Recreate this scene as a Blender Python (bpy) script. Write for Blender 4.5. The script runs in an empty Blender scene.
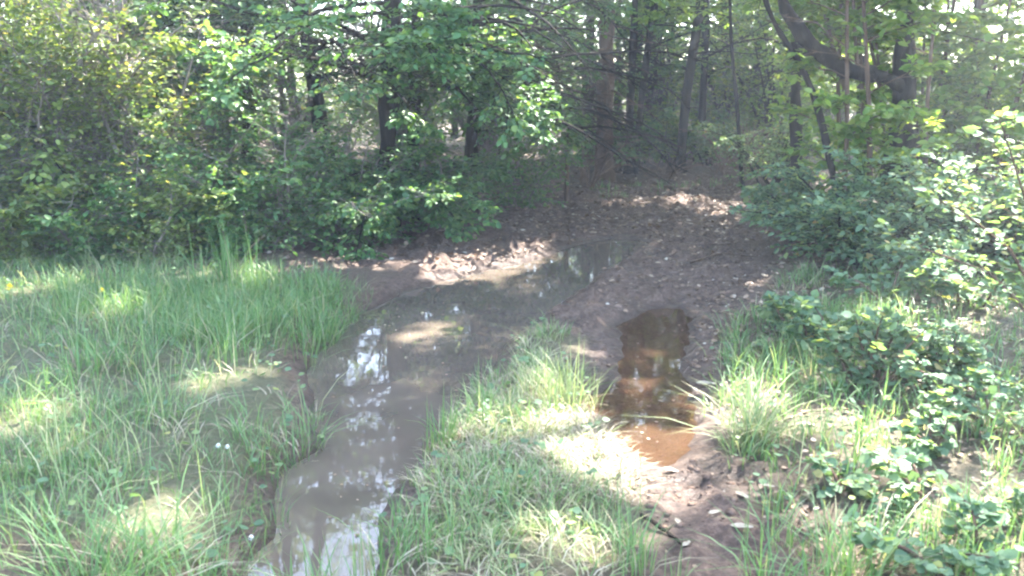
import bpy, math
import numpy as np

# ------------------------------------------------------------------ camera, world, sun, exposure
scn = bpy.context.scene
col = scn.collection
CAMH, PITCH, F = 1.65, math.radians(13.0), 852.0
cam_d = bpy.data.cameras.new("camera")
cam = bpy.data.objects.new("camera", cam_d)
col.objects.link(cam)
cam.location = (0, 0, CAMH)
cam.rotation_euler = (math.pi / 2 - PITCH, 0, 0)
cam_d.sensor_width = 36.0
cam_d.lens = F / 1024 * 36.0
cam_d.clip_start = 0.05
cam_d.clip_end = 2000
cam_d.dof.use_dof = True
cam_d.dof.focus_distance = 8.0
cam_d.dof.aperture_fstop = 5.0
scn.camera = cam

SUN_AZ, SUN_EL = math.radians(32), math.radians(53)      # azimuth clockwise from +Y (the view direction)
world = bpy.data.worlds.new("World")
scn.world = world
world.use_nodes = True
wn = world.node_tree.nodes
wl = world.node_tree.links
sky = wn.new("ShaderNodeTexSky")
sky.sky_type = 'NISHITA'
sky.sun_disc = False
sky.sun_elevation = SUN_EL
sky.sun_rotation = SUN_AZ
sky.air_density = 1.0
sky.dust_density = 1.5
bg = wn["Background"]
bg.inputs["Strength"].default_value = 0.14
wl.new(sky.outputs[0], bg.inputs[0])

sun_d = bpy.data.lights.new("sun", 'SUN')
sun_d.energy = 5.0
sun_d.angle = math.radians(0.6)
sun_d.color = (1.0, 0.965, 0.90)
sun = bpy.data.objects.new("sun", sun_d)
col.objects.link(sun)
sun.rotation_euler = (math.pi / 2 - SUN_EL, 0, math.pi - SUN_AZ)
SUN = np.array([math.sin(SUN_AZ) * math.cos(SUN_EL), math.cos(SUN_AZ) * math.cos(SUN_EL), math.sin(SUN_EL)])

scn.view_settings.view_transform = 'Standard'
scn.view_settings.look = 'None'
scn.view_settings.gamma = 1.0
scn.view_settings.exposure = 3.8
scn.cycles.pixel_filter_type = 'BLACKMAN_HARRIS'
scn.cycles.filter_width = 2.3
scn.cycles.use_denoising = True
scn.cycles.max_bounces = 6
scn.cycles.diffuse_bounces = 3
scn.cycles.glossy_bounces = 2
scn.cycles.transmission_bounces = 4
scn.cycles.transparent_max_bounces = 6
scn.cycles.sample_clamp_indirect = 4.0

# ------------------------------------------------------------------ helpers: where things stand
FW = np.array([0, math.cos(PITCH), -math.sin(PITCH)])
UP = np.array([0, math.sin(PITCH), math.cos(PITCH)])
RT = np.array([1.0, 0, 0])
CAM = np.array([0, 0, CAMH])
Z = np.array([0, 0, 1.0])


def ray(px, py):
    return RT * ((px - 512) / F) + UP * ((288 - py) / F) + FW


def at(px, py, Y):
    d = ray(px, py)
    return CAM + d * (Y / d[1])


def G(px, py, z=0.0):
    d = ray(px, py)
    return CAM + d * ((z - CAMH) / d[2])


def poly(pxs, z=0.03):
    return np.array([G(x, y, z)[:2] for x, y in pxs])


def unit(v):
    v = np.asarray(v, float)
    return v / np.maximum(np.linalg.norm(v, axis=-1, keepdims=True), 1e-9)


def hash2(ix, iy, s):
    n = (ix.astype(np.int64) * 374761393 + iy.astype(np.int64) * 668265263 + s * 974634777) & 0x7fffffff
    n = ((n ^ (n >> 13)) * 1274126177) & 0x7fffffff
    return ((n ^ (n >> 16)) & 0xffff) / 65535.0


def vnoise(x, y, s=0):
    ix, iy = np.floor(x), np.floor(y)
    fx, fy = x - ix, y - iy
    fx = fx * fx * (3 - 2 * fx)
    fy = fy * fy * (3 - 2 * fy)
    a, b = hash2(ix, iy, s), hash2(ix + 1, iy, s)
    c, d = hash2(ix, iy + 1, s), hash2(ix + 1, iy + 1, s)
    return (a * (1 - fx) + b * fx) * (1 - fy) + (c * (1 - fx) + d * fx) * fy - 0.5


def fbm(x, y, f, s=0, octs=4):
    r, a = 0.0, 1.0
    for k in range(octs):
        r = r + a * vnoise(x * f + 7.3 * k, y * f - 3.1 * k, s + k)
        f, a = f * 2.03, a * 0.5
    return r


def sdf(x, y, P):
    d = np.full(x.shape, 1e9)
    ins = np.zeros(x.shape, bool)
    n = len(P)
    for i in range(n):
        ax, ay = P[i]
        bx, by = P[(i + 1) % n]
        ex, ey = bx - ax, by - ay
        wx, wy = x - ax, y - ay
        t = np.clip((wx * ex + wy * ey) / (ex * ex + ey * ey + 1e-12), 0, 1)
        d = np.minimum(d, (wx - ex * t) ** 2 + (wy - ey * t) ** 2)
        c = ((ay <= y) & (by > y)) | ((by <= y) & (ay > y))
        xx = ax + (y - ay) / (by - ay if abs(by - ay) > 1e-12 else 1e-12) * ex
        ins ^= c & (x < xx)
    d = np.sqrt(d)
    return np.where(ins, -d, d)


def sstep(a, b, v):
    t = np.clip((v - a) / (b - a), 0, 1)
    return t * t * (3 - 2 * t)


# ------------------------------------------------------------------ helpers: meshes
class MB:
    def __init__(self):
        self.v, self.f, self.n = [], [], 0

    def add(self, v, *faces):
        v = np.asarray(v, float).reshape(-1, 3)
        for f in faces:
            self.f.append(np.asarray(f, np.int64) + self.n)
        self.v.append(v)
        self.n += len(v)

    def mesh(self, name, origin=(0, 0, 0), smooth=True):
        me = bpy.data.meshes.new(name)
        if not self.v:
            return me
        v = (np.concatenate(self.v) - np.asarray(origin)).astype(np.float32)
        loops = np.concatenate([f.ravel() for f in self.f]).astype(np.int32)
        tot = np.concatenate([np.full(len(f), f.shape[1]) for f in self.f]).astype(np.int32)
        st = np.concatenate([[0], np.cumsum(tot)[:-1]]).astype(np.int32)
        me.vertices.add(len(v))
        me.vertices.foreach_set("co", v.ravel())
        me.loops.add(len(loops))
        me.loops.foreach_set("vertex_index", loops)
        me.polygons.add(len(tot))
        me.polygons.foreach_set("loop_start", st)
        me.polygons.foreach_set("loop_total", tot)
        me.update(calc_edges=True)
        if smooth:
            me.polygons.foreach_set("use_smooth", np.ones(len(tot), bool))
        return me

    def build(self, name, mat, parent=None, origin=(0, 0, 0), smooth=True):
        me = self.mesh(name, origin, smooth)
        me.materials.append(mat)
        o = bpy.data.objects.new(name, me)
        col.objects.link(o)
        if parent is not None:
            o.parent = parent
        else:
            o.location = origin
        return o


def empty(name, loc, label, cat, group=None, rz=0.0):
    o = bpy.data.objects.new(name, None)
    col.objects.link(o)
    o.empty_display_size = 0.2
    o.location = loc
    o.rotation_euler = (0, 0, rz)
    tag(o, label, cat, group)
    return o


def tag(o, label=None, cat=None, group=None, kind=None):
    if label:
        o["label"] = label
    if cat:
        o["category"] = cat
    if group:
        o["group"] = group
    if kind:
        o["kind"] = kind
    return o


def tube(mb, pts, rad, sides=8, rough=0.0, rng=None, cap=True):
    pts = np.asarray(pts, float)
    n = len(pts)
    T = unit(np.gradient(pts, axis=0))
    ref = np.array([0, 1.0, 0.03]) if abs(T[0][2]) > .5 else Z
    u = unit(np.cross(T[0], ref))
    ang = np.linspace(0, 2 * math.pi, sides, endpoint=False)
    V = np.zeros((n, sides, 3))
    if rough and rng is not None:
        burr = rng.normal(0, rough * 1.3, n) + (rng.random(n) < .12) * rough * 2.5
        ph = rng.uniform(0, 6)
    for i in range(n):
        u = unit(u - T[i] * np.dot(u, T[i]))
        w = np.cross(T[i], u)
        r = np.full(sides, rad[i])
        if rough and rng is not None:
            r = r * (1 + rng.uniform(-rough, rough, sides)) * (1 + burr[i]) + rad[i] * 1.5 * rough * np.cos(2 * ang + ph + .35 * i)
        V[i] = pts[i] + np.cos(ang)[:, None] * u * r[:, None] + np.sin(ang)[:, None] * w * r[:, None]
    a = np.arange(n - 1)[:, None] * sides
    k = np.arange(sides)[None]
    q = np.stack([a + k, a + (k + 1) % sides, a + sides + (k + 1) % sides, a + sides + k], -1).reshape(-1, 4)
    mb.add(V.reshape(-1, 3), q)
    if cap:
        mb.f.append((np.arange(sides)[None, :] + (mb.n - sides)))


def prisms(mb, P0, P1, r0, r1):
    """thin three-sided twigs, all at once"""
    N = len(P0)
    if not N:
        return
    D = unit(P1 - P0)
    u = unit(np.cross(D, np.array([0.31, 0.2, 0.93])))
    w = np.cross(D, u)
    V = np.zeros((N, 6, 3))
    for k in range(3):
        a = 2 * math.pi * k / 3
        o = math.cos(a) * u + math.sin(a) * w
        V[:, k] = P0 + o * np.reshape(r0, (-1, 1))
        V[:, k + 3] = P1 + o * np.reshape(r1, (-1, 1))
    b = np.arange(N)[:, None, None] * 6
    q = np.array([[0, 1, 4, 3], [1, 2, 5, 4], [2, 0, 3, 5]])[None]
    mb.add(V.reshape(-1, 3), (b + q).reshape(-1, 4))


# leaf outlines: x across, y along, z bend
LEAF = (np.array([[0, 0, 0], [.30, .28, .05], [.27, .66, .02], [0, 1.0, -.10], [-.27, .66, .02], [-.30, .28, .05]]),
        np.array([[0, 1, 2, 3], [0, 3, 4, 5]]))
ROUND = (np.array([[0, 0, 0], [.42, .25, .04], [.45, .62, .02], [0, 1.0, -.06], [-.45, .62, .02], [-.42, .25, .04]]),
         np.array([[0, 1, 2, 3], [0, 3, 4, 5]]))
FAR = (np.array([[0, 0, 0], [.34, .5, .03], [0, 1.0, -.08], [-.34, .5, .03]]), np.array([[0, 1, 2, 3]]))
LITTER = (np.array([[0, 0, .0], [.30, .25, .10], [.27, .66, .13], [0, 1.0, .03], [-.27, .66, .10], [-.30, .28, .12]]),
          np.array([[0, 1, 2, 3], [0, 3, 4, 5]]))

# where the sun gets through the canopy: (point, radius)
GAPS = []


WINDOWS = []          # openings towards the sky that the puddle mirrors: (apex, direction, half angle)


def gap_keep(P, rng):
    keep = np.ones(len(P), bool)
    if GAPS:
        c = np.array([g[0] for g in GAPS])
        r = np.array([g[1] for g in GAPS])
        w = P[:, None] - c[None]
        t = w @ SUN
        d = np.sqrt(np.maximum((w * w).sum(2) - t * t, 0))
        keep &= ~((t > .9) & (d < r * (.8 + .5 * rng.random((len(P), 1))))).any(1)
    for c, u, k in WINDOWS:
        w = P - c
        t = w @ u
        d = np.sqrt(np.maximum((w * w).sum(1) - t * t, 0))
        keep &= ~((t > 4) & (d < k * t * (.7 + .6 * rng.random(len(P)))))
    return keep


class Leaves:
    def __init__(self):
        self.P, self.A, self.N, self.S = [], [], [], []

    def add(self, P, A, N, S):
        self.P.append(P)
        self.A.append(A)
        self.N.append(N)
        self.S.append(S)

    def build(self, name, mat, parent, origin, tpl=LEAF, rng=None, keep=None, gaps=True):
        P, A, N, S = (np.concatenate(q) for q in (self.P, self.A, self.N, self.S))
        k = np.linalg.norm(P - CAM, axis=1) > 2.2
        k &= P[:, 2] > H(P[:, 0], P[:, 1]) + 0.01
        if gaps and rng is not None:
            k &= gap_keep(P, rng)
        if keep is not None:
            k &= keep(P)
        P, A, N, S = P[k], A[k], N[k], S[k]
        A = unit(A)
        N = unit(N - A * (A * N).sum(1, keepdims=True))
        B = np.cross(A, N)
        mb = MB()
        high = P[:, 2] > 4.8                 # leaves far overhead are simpler, and enlarged to thicken the shade
        for sel, (t, f) in ((~high, tpl), (high, FAR)):
            if not sel.any():
                continue
            p, a_, n_, b_, s_ = P[sel], A[sel], N[sel], B[sel], S[sel] * (1.0 if f is not FAR[1] or tpl is FAR else 1.75)
            V = p[:, None] + s_[:, None, None] * (t[None, :, 0:1] * b_[:, None] + t[None, :, 1:2] * a_[:, None] + t[None, :, 2:3] * n_[:, None])
            mb.add(V.reshape(-1, 3), (np.arange(len(p))[:, None, None] * len(t) + f[None]).reshape(-1, f.shape[1]))
        return mb.build(name, mat, parent, origin)


def level(P0, D, L, n, t0, t1, ang, ratio, rng, vert=0.22):
    """n side twigs on each of the given twigs"""
    N = len(P0)
    t = np.linspace(t0, t1, n)[None] + rng.uniform(-.05, .05, (N, n))
    sg = np.where((np.arange(n)[None] + rng.integers(0, 2, (N, 1))) % 2, 1., -1.)
    side = unit(np.cross(D, Z) + rng.normal(0, .05, D.shape))
    a = ang + rng.normal(0, .17, (N, n))
    C = (D[:, None] * np.cos(a)[..., None] + side[:, None] * (sg * np.sin(a))[..., None] + rng.normal(0, 1, (N, n, 3)) * np.array([.1, .1, vert]))
    ln = L[:, None] * ratio * (1.2 - .75 * t) * rng.uniform(.65, 1.2, (N, n))
    Q = P0[:, None] + D[:, None] * (L[:, None] * t)[..., None]
    return Q.reshape(-1, 3), unit(C.reshape(-1, 3)), ln.ravel()


def leaf_rows(lv, P0, D, L, n, size, rng, tilt=0.4, t0=.12, droop=.18):
    N = len(P0)
    if not N:
        return
    t = np.linspace(t0, 1, n)[None] + rng.uniform(-.05, .05, (N, n))
    sg = np.where((np.arange(n)[None] + rng.integers(0, 2, (N, 1))) % 2, 1., -1.)
    sg[:, -1] *= 0.15
    side = unit(np.cross(D, Z) + rng.normal(0, .08, D.shape))
    A = D[:, None] * .62 + side[:, None] * (sg * .8)[..., None] + rng.normal(0, .22, (N, n, 3)) - Z * droop
    Nn = Z + rng.normal(0, tilt, (N, n, 3))
    Q = P0[:, None] + D[:, None] * (L[:, None] * t)[..., None] - Z * (0.06 * L[:, None] * t * t)[..., None]
    S = size * rng.uniform(.6, 1.2, (N, n)) * rng.uniform(.65, 1.25, (N, 1))
    lv.add(Q.reshape(-1, 3), A.reshape(-1, 3), Nn.reshape(-1, 3), S.ravel())


def limb(mb, lv, p, d, L, r, rng, size=.075, droop=.12, segs=8, per=2, tw=.36, sub=5, nl=5, bare=.15, wob=.10, leafy=1.0, sides=6, vert=.22):
    """one limb: a curved tapering tube, its twigs and the leaves on them"""
    pts, dirs = [np.array(p, float)], []
    d = unit(d)
    st = L / segs
    for i in range(segs):
        dirs.append(d)
        pts.append(pts[-1] + d * st)
        d = unit(d + np.array([0, 0, -droop * (0.4 + i / segs)]) + rng.normal(0, wob, 3))
    pts = np.array(pts)
    if p[2] > 3.5 and lv is not None:
        hit = ~gap_keep(pts, rng)          # a limb that would close an opening stops short of it
        if hit.any():
            cut = int(np.argmax(hit))
            if cut < 3:
                return pts
            pts, dirs, segs = pts[:cut], dirs[:cut - 1], cut - 1
    rad = r * (1 - np.linspace(0, 1, segs + 1)) ** .8 + .0025
    tube(mb, pts, rad, sides)
    k0 = int(bare * segs)
    P0 = pts[k0:-1]
    D0 = np.array(dirs[k0:])
    tt = (np.arange(k0, segs) + .5) / segs
    Ls = np.full(len(P0), st)
    Q, C, _ = level(P0, D0, Ls, per, .1, .9, .95, 1, rng, vert)
    ln = L * tw * np.repeat(1.15 - .75 * tt, per) * rng.uniform(.6, 1.25, len(Q))
    # the limb's tip carries a twig too
    Q = np.concatenate([Q, pts[-2:-1]])
    C = np.concatenate([C, unit(dirs[-1:])])
    ln = np.concatenate([ln, [L * tw * .5]])
    if p[2] > 2.2:
        m = gap_keep(Q + C * ln[:, None] * .45, rng)
        Q, C, ln = Q[m], C[m], ln[m]
        if not len(Q):
            return pts
    prisms(mb, Q, Q + C * ln[:, None] - Z * (.06 * ln)[:, None], np.full(len(Q), max(.003, r * .25)), np.full(len(Q), .0015))
    if leafy <= 0:
        return pts
    m = rng.random(len(Q)) < leafy
    Q, C, ln = Q[m], C[m], ln[m]
    if not len(Q):
        return pts
    leaf_rows(lv, Q, C, ln, max(4, int(nl * 1.6)), size, rng, droop=.15)
    if sub:
        Q2, C2, l2 = level(Q, C, ln, sub, .2, .95, .85, .48, rng, vert)
        if p[2] > 2.2:
            m = gap_keep(Q2 + C2 * l2[:, None] * .5, rng)
            Q2, C2, l2 = Q2[m], C2[m], l2[m]
        prisms(mb, Q2, Q2 + C2 * l2[:, None], np.full(len(Q2), .0022), np.full(len(Q2), .001))
        leaf_rows(lv, Q2, C2, l2, nl, size, rng, droop=.2)
    return pts


# ------------------------------------------------------------------ helpers: materials
def newmat(name):
    m = bpy.data.materials.new(name)
    m.use_nodes = True
    n = m.node_tree.nodes
    n.clear()
    out = n.new("ShaderNodeOutputMaterial")
    return m, n, m.node_tree.links, out


def ramp(n, stops):
    r = n.new("ShaderNodeValToRGB")
    e = r.color_ramp.elements
    while len(e) < len(stops):
        e.new(.5)
    for i, (p, c) in enumerate(stops):
        e[i].position = p
        e[i].color = (*c, 1)
    return r


def leafmat(name, stops, trans=.42, rough=.5, spec=.35, tint=(1.5, 1.35, .55)):
    m, n, l, out = newmat(name)
    g = n.new("ShaderNodeNewGeometry")
    r = ramp(n, stops)
    l.new(g.outputs["Random Per Island"], r.inputs[0])
    p = n.new("ShaderNodeBsdfPrincipled")
    p.inputs["Roughness"].default_value = rough
    p.inputs["Specular IOR Level"].default_value = spec
    l.new(r.outputs[0], p.inputs["Base Color"])
    mx = n.new("ShaderNodeMix")
    mx.data_type = 'RGBA'
    mx.blend_type = 'MULTIPLY'
    mx.inputs[0].default_value = 1
    l.new(r.outputs[0], mx.inputs[6])
    mx.inputs[7].default_value = (*tint, 1)
    t = n.new("ShaderNodeBsdfTranslucent")
    l.new(mx.outputs[2], t.inputs[0])
    s = n.new("ShaderNodeMixShader")
    s.inputs[0].default_value = trans
    l.new(p.outputs[0], s.inputs[1])
    l.new(t.outputs[0], s.inputs[2])
    l.new(s.outputs[0], out.inputs[0])
    return m


def noisemat(name, stops, scale=6, rough=.9, bump=.4, bscale=30, stretch=(1, 1, 1), detail=6):
    m, n, l, out = newmat(name)
    tc = n.new("ShaderNodeTexCoord")
    mp = n.new("ShaderNodeMapping")
    mp.inputs["Scale"].default_value = stretch
    l.new(tc.outputs["Object"], mp.inputs[0])
    nz = n.new("ShaderNodeTexNoise")
    nz.inputs["Scale"].default_value = scale
    nz.inputs["Detail"].default_value = detail
    l.new(mp.outputs[0], nz.inputs[0])
    r = ramp(n, stops)
    l.new(nz.outputs[0], r.inputs[0])
    p = n.new("ShaderNodeBsdfPrincipled")
    p.inputs["Roughness"].default_value = rough
    p.inputs["Specular IOR Level"].default_value = .08
    l.new(r.outputs[0], p.inputs["Base Color"])
    nb = n.new("ShaderNodeTexNoise")
    nb.inputs["Scale"].default_value = bscale
    nb.inputs["Detail"].default_value = 4
    l.new(mp.outputs[0], nb.inputs[0])
    b = n.new("ShaderNodeBump")
    b.inputs["Strength"].default_value = bump
    b.inputs["Distance"].default_value = .02
    l.new(nb.outputs[0], b.inputs["Height"])
    l.new(b.outputs[0], p.inputs["Normal"])
    l.new(p.outputs[0], out.inputs[0])
    return m


M = {}
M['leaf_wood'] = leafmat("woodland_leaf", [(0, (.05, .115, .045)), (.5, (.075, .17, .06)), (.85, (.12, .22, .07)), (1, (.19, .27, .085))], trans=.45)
M['leaf_lime'] = leafmat("sun_toned_leaf", [(0, (0.093, 0.171, 0.034)), (.5, (0.139, 0.248, 0.046)), (1, (0.248, 0.310, 0.078))], trans=.5)  # brightness of lit foliage put into the leaf colour
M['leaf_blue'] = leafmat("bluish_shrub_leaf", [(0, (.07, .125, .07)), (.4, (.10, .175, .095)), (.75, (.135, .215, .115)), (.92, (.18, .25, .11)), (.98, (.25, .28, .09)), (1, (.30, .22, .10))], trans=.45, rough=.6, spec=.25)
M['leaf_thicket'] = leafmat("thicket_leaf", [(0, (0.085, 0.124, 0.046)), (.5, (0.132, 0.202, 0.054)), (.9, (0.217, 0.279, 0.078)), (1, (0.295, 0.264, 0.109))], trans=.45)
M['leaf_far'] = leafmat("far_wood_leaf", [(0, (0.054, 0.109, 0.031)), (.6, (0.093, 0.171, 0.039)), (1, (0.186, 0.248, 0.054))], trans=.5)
M['grass'] = leafmat("meadow_grass", [(0, (.075, .15, .05)), (.45, (.11, .205, .072)), (.8, (.15, .25, .095)), (.93, (.21, .27, .12)), (1, (.34, .30, .19))], trans=.42, rough=.5, spec=.4, tint=(1.25, 1.2, .7))
M['grass_pale'] = leafmat("seeding_grass", [(0, (.15, .215, .08)), (.5, (.24, .285, .12)), (.8, (.34, .345, .18)), (1, (.46, .42, .27))], trans=.4, tint=(1.1, 1.1, .8))
M['straw'] = leafmat("dry_straw", [(0, (.20, .16, .10)), (.6, (.30, .25, .16)), (1, (.40, .35, .24))], trans=.15, tint=(1, 1, .9))
M['litter'] = leafmat("fallen_leaf", [(0, (.07, .042, .026)), (.4, (.14, .088, .058)), (.75, (.23, .15, .10)), (.93, (.32, .24, .17)), (1, (.40, .35, .28))], trans=.12, rough=.6, spec=.3, tint=(1, .9, .7))
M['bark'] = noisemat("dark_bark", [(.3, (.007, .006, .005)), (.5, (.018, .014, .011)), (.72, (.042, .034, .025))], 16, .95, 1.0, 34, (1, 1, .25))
M['bark_pale'] = noisemat("pale_bark", [(.3, (.13, .115, .095)), (.7, (.26, .235, .20))], 10, .9, .5, 40, (1, 1, .3))
M['bark_brown'] = noisemat("reddish_bark", [(.3, (.05, .032, .022)), (.7, (.13, .085, .058))], 14, .95, .9, 40, (1, 1, .3))
M['twig'] = noisemat("grey_twig", [(.3, (.11, .09, .072)), (.7, (.25, .215, .18))], 12, .9, .2, 40)
M['dead'] = noisemat("dead_brush", [(.3, (.10, .065, .045)), (.7, (.22, .15, .11))], 12, .9, .2, 40)

# ------------------------------------------------------------------ ground
MAIN = poly([(225, 600), (252, 560), (278, 535), (270, 500), (282, 470), (320, 450), (312, 405), (306, 374), (328, 340), (360, 314), (405, 292), (445, 280),
             (490, 270), (536, 260), (575, 246), (612, 238), (640, 240), (628, 258), (604, 272), (584, 285), (556, 306), (540, 322), (514, 338), (500, 352), (494, 374), (462, 402),
             (446, 424), (434, 458), (404, 486), (384, 515), (374, 560), (370, 600)], 0)
SIDE = poly([(614, 326), (634, 316), (655, 309), (678, 310), (696, 318), (688, 334), (682, 352), (681, 372), (688, 391), (697, 418), (690, 445), (676, 462), (660, 468), (642, 457), (620, 440), (604, 425), (588, 405),
             (604, 390), (618, 376), (622, 360), (620, 342)], 0)
MUD = poly([(648, 610), (645, 520), (628, 470), (600, 420), (583, 385), (575, 345), (545, 328), (480, 285), (430, 276), (330, 264), (380, 236), (450, 225), (560, 205),
            (630, 188), (742, 186), (738, 230), (768, 262), (728, 320), (712, 400), (722, 455), (770, 510), (800, 610)])
MEADOW = poly([(-260, 620), (-260, 285), (0, 272), (200, 275), (330, 284), (362, 298), (362, 316), (330, 345), (308, 374), (318, 420), (330, 452), (290, 470), (280, 500), (288, 535), (235, 620)])
STRIP = poly([(375, 620), (390, 520), (410, 490), (438, 460), (452, 426), (497, 380), (504, 352), (545, 326), (572, 345), (585, 385), (605, 425), (635, 470), (648, 530), (655, 620)])
VERGE = poly([(790, 620), (768, 510), (720, 455), (715, 400), (728, 330), (790, 288), (1100, 300), (1300, 620)])
PATHWAY = poly([(345, 600), (500, 330), (560, 240), (640, 184), (760, 184), (760, 260), (720, 330), (800, 600)])


def puddle_sd(x, y):
    w = .05 * fbm(x, y, 3.6, 11, 4)
    return np.minimum(sdf(x, y, MAIN), sdf(x, y, SIDE)) + w


def H(x, y):
    x, y = np.asarray(x, float), np.asarray(y, float)
    near = (y > -1) & (y < 24) & (np.abs(x) < 12)
    xs, ys = np.where(near, x, 0), np.where(near, y, 4.)
    sd = puddle_sd(xs, ys)
    md = sdf(xs, ys, MUD)
    ml = sdf(xs, ys, MEADOW)
    sd, md, ml = np.where(near, sd, 5.), np.where(near, md, 5.), np.where(near, ml, 5.)
    grassy = sstep(0, .45, md)
    B = .055 + .075 * grassy + .06 * (ml < 0) * sstep(0, -.3, ml)
    B = B + .10 * sstep(1.6, 4.5, x) + .012 * np.clip(y - 9, 0, 60) + .25 * sstep(9, 25, np.abs(x)) + .05 * fbm(x, y, .45, 3)
    B = np.maximum(B, .03)
    h = np.where(sd > 0, B * (1 - np.exp(-np.maximum(sd, 0) / .16)), -.14 * (1 - np.exp(np.minimum(sd, 0) / .22)))
    lump = .034 * fbm(x, y, 4.5, 21, 3) + .05 * np.maximum(fbm(x, y, 11, 31, 3), -.15)
    lump = lump + (.13 * np.maximum(fbm(x, y, 5.5, 81, 3) - .06, 0) + .10 * np.maximum(vnoise(x * 7, y * 7, 91) - .2, 0)) * sstep(4.2, 6, y)
    k = np.clip(1.25 - grassy * .7, .4, 1.3) * sstep(-.15, .25, sd) * np.where(near, 1, .5)
    return h + lump * k


def axis(parts):
    return np.unique(np.round(np.concatenate(parts), 4))


ys = [1.2]
while ys[-1] < 22:
    ys.append(ys[-1] + max(.018, .0065 * ys[-1]))
gy = axis([np.linspace(-60, 1.0, 40), np.array(ys), np.geomspace(22.5, 900, 50)])
gx = axis([-np.geomspace(6.6, 900, 50), np.arange(-6.4, 6.4, .032), np.geomspace(6.6, 900, 50)])
GX, GY = np.meshgrid(gx, gy)
GZ = H(GX, GY)
mb = MB()
nx, ny = len(gx), len(gy)
a = (np.arange(ny - 1)[:, None] * nx + np.arange(nx - 1)[None]).ravel()
mb.add(np.stack([GX, GY, GZ], -1).reshape(-1, 3), np.stack([a, a + 1, a + nx + 1, a + nx], 1))


def ground_material():
    m, n, l, out = newmat("woodland_soil")
    geo = n.new("ShaderNodeNewGeometry")
    at_m = n.new("ShaderNodeAttribute")
    at_m.attribute_name = "mud"
    at_g = n.new("ShaderNodeAttribute")
    at_g.attribute_name = "turf"

    def noise(scale, detail=5, rough=.6):
        q = n.new("ShaderNodeTexNoise")
        q.inputs["Scale"].default_value = scale
        q.inputs["Detail"].default_value = detail
        q.inputs["Roughness"].default_value = rough
        l.new(geo.outputs["Position"], q.inputs[0])
        return q

    def mix(f, a, b):
        q = n.new("ShaderNodeMix")
        q.data_type = 'RGBA'
        l.new(f, q.inputs[0])
        l.new(a, q.inputs[6])
        l.new(b, q.inputs[7])
        return q.outputs[2]

    n1, n2, n3 = noise(12, 6, .65), noise(34, 6, .75), noise(60, 4)
    mud = ramp(n, [(.38, (.035, .019, .013)), (.5, (.105, .062, .043)), (.64, (.24, .16, .115))])
    l.new(n2.outputs[0], mud.inputs[0])
    mud2 = ramp(n, [(.38, (.035, .019, .013)), (.5, (.095, .057, .040)), (.62, (.19, .125, .09))])
    l.new(n1.outputs[0], mud2.inputs[0])
    mm = n.new("ShaderNodeMix")
    mm.data_type = 'RGBA'
    mm.inputs[0].default_value = .5
    l.new(mud.outputs[0], mm.inputs[6])
    l.new(mud2.outputs[0], mm.inputs[7])
    floor_ = ramp(n, [(.3, (.055, .036, .024)), (.55, (.11, .073, .048)), (.75, (.19, .135, .09))])
    l.new(n3.outputs[0], floor_.inputs[0])
    turf = ramp(n, [(.3, (.055, .060, .025)), (.55, (.11, .105, .05)), (.75, (.19, .16, .095))])
    l.new(n2.outputs[0], turf.inputs[0])
    c = mix(at_m.outputs["Fac"], floor_.outputs[0], mm.outputs[2])
    c = mix(at_g.outputs["Fac"], c, turf.outputs[0])
    sep = n.new("ShaderNodeSeparateXYZ")
    l.new(geo.outputs["Position"], sep.inputs[0])
    wet = n.new("ShaderNodeMapRange")
    wet.inputs[1].default_value = .0
    wet.inputs[2].default_value = .05
    wet.inputs[3].default_value = .6
    wet.inputs[4].default_value = 1.0
    l.new(sep.outputs[2], wet.inputs[0])
    dk = n.new("ShaderNodeMix")
    dk.data_type = 'RGBA'
    dk.blend_type = 'MULTIPLY'
    dk.inputs[0].default_value = 1
    l.new(c, dk.inputs[6])
    l.new(wet.outputs[0], dk.inputs[7])
    rg = n.new("ShaderNodeMapRange")
    rg.inputs[1].default_value = .0
    rg.inputs[2].default_value = .06
    rg.inputs[3].default_value = .3
    rg.inputs[4].default_value = .85
    l.new(sep.outputs[2], rg.inputs[0])
    p = n.new("ShaderNodeBsdfPrincipled")
    p.inputs["Specular IOR Level"].default_value = .4
    l.new(dk.outputs[2], p.inputs["Base Color"])
    l.new(rg.outputs[0], p.inputs["Roughness"])
    b = n.new("ShaderNodeBump")
    b.inputs["Strength"].default_value = 1.0
    b.inputs["Distance"].default_value = .045
    l.new(n2.outputs[0], b.inputs["Height"])
    l.new(b.outputs[0], p.inputs["Normal"])
    l.new(p.outputs[0], out.inputs[0])
    return m


ground = mb.build("ground", ground_material())
tag(ground, kind="structure", label="muddy rutted track floor running into leaf-strewn woodland soil")
fx, fy = GX.ravel(), GY.ravel()
mud_w = 1 - sstep(-.15, .35, sdf(fx, fy, MUD) + .35 * fbm(fx, fy, 1.4, 41))
mud_w = np.maximum(mud_w, 1 - sstep(.05, .3, puddle_sd(fx, fy)))
turf_w = np.maximum(np.maximum(1 - sstep(-.3, .15, sdf(fx, fy, MEADOW) + .3 * fbm(fx, fy, 1.2, 43)), .9 * (1 - sstep(-.3, .1, sdf(fx, fy, STRIP) + .3 * fbm(fx, fy, 2, 44)))),
                    .45 * (1 - sstep(-.4, .3, sdf(fx, fy, VERGE) + .8 * fbm(fx, fy, 1.1, 45))))
turf_w = turf_w * sstep(.02, .2, puddle_sd(fx, fy))
for nm, w in (("mud", mud_w), ("turf", turf_w)):
    at_ = ground.data.attributes.new(nm, 'FLOAT', 'POINT')
    at_.data.foreach_set("value", w.astype(np.float32))


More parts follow.
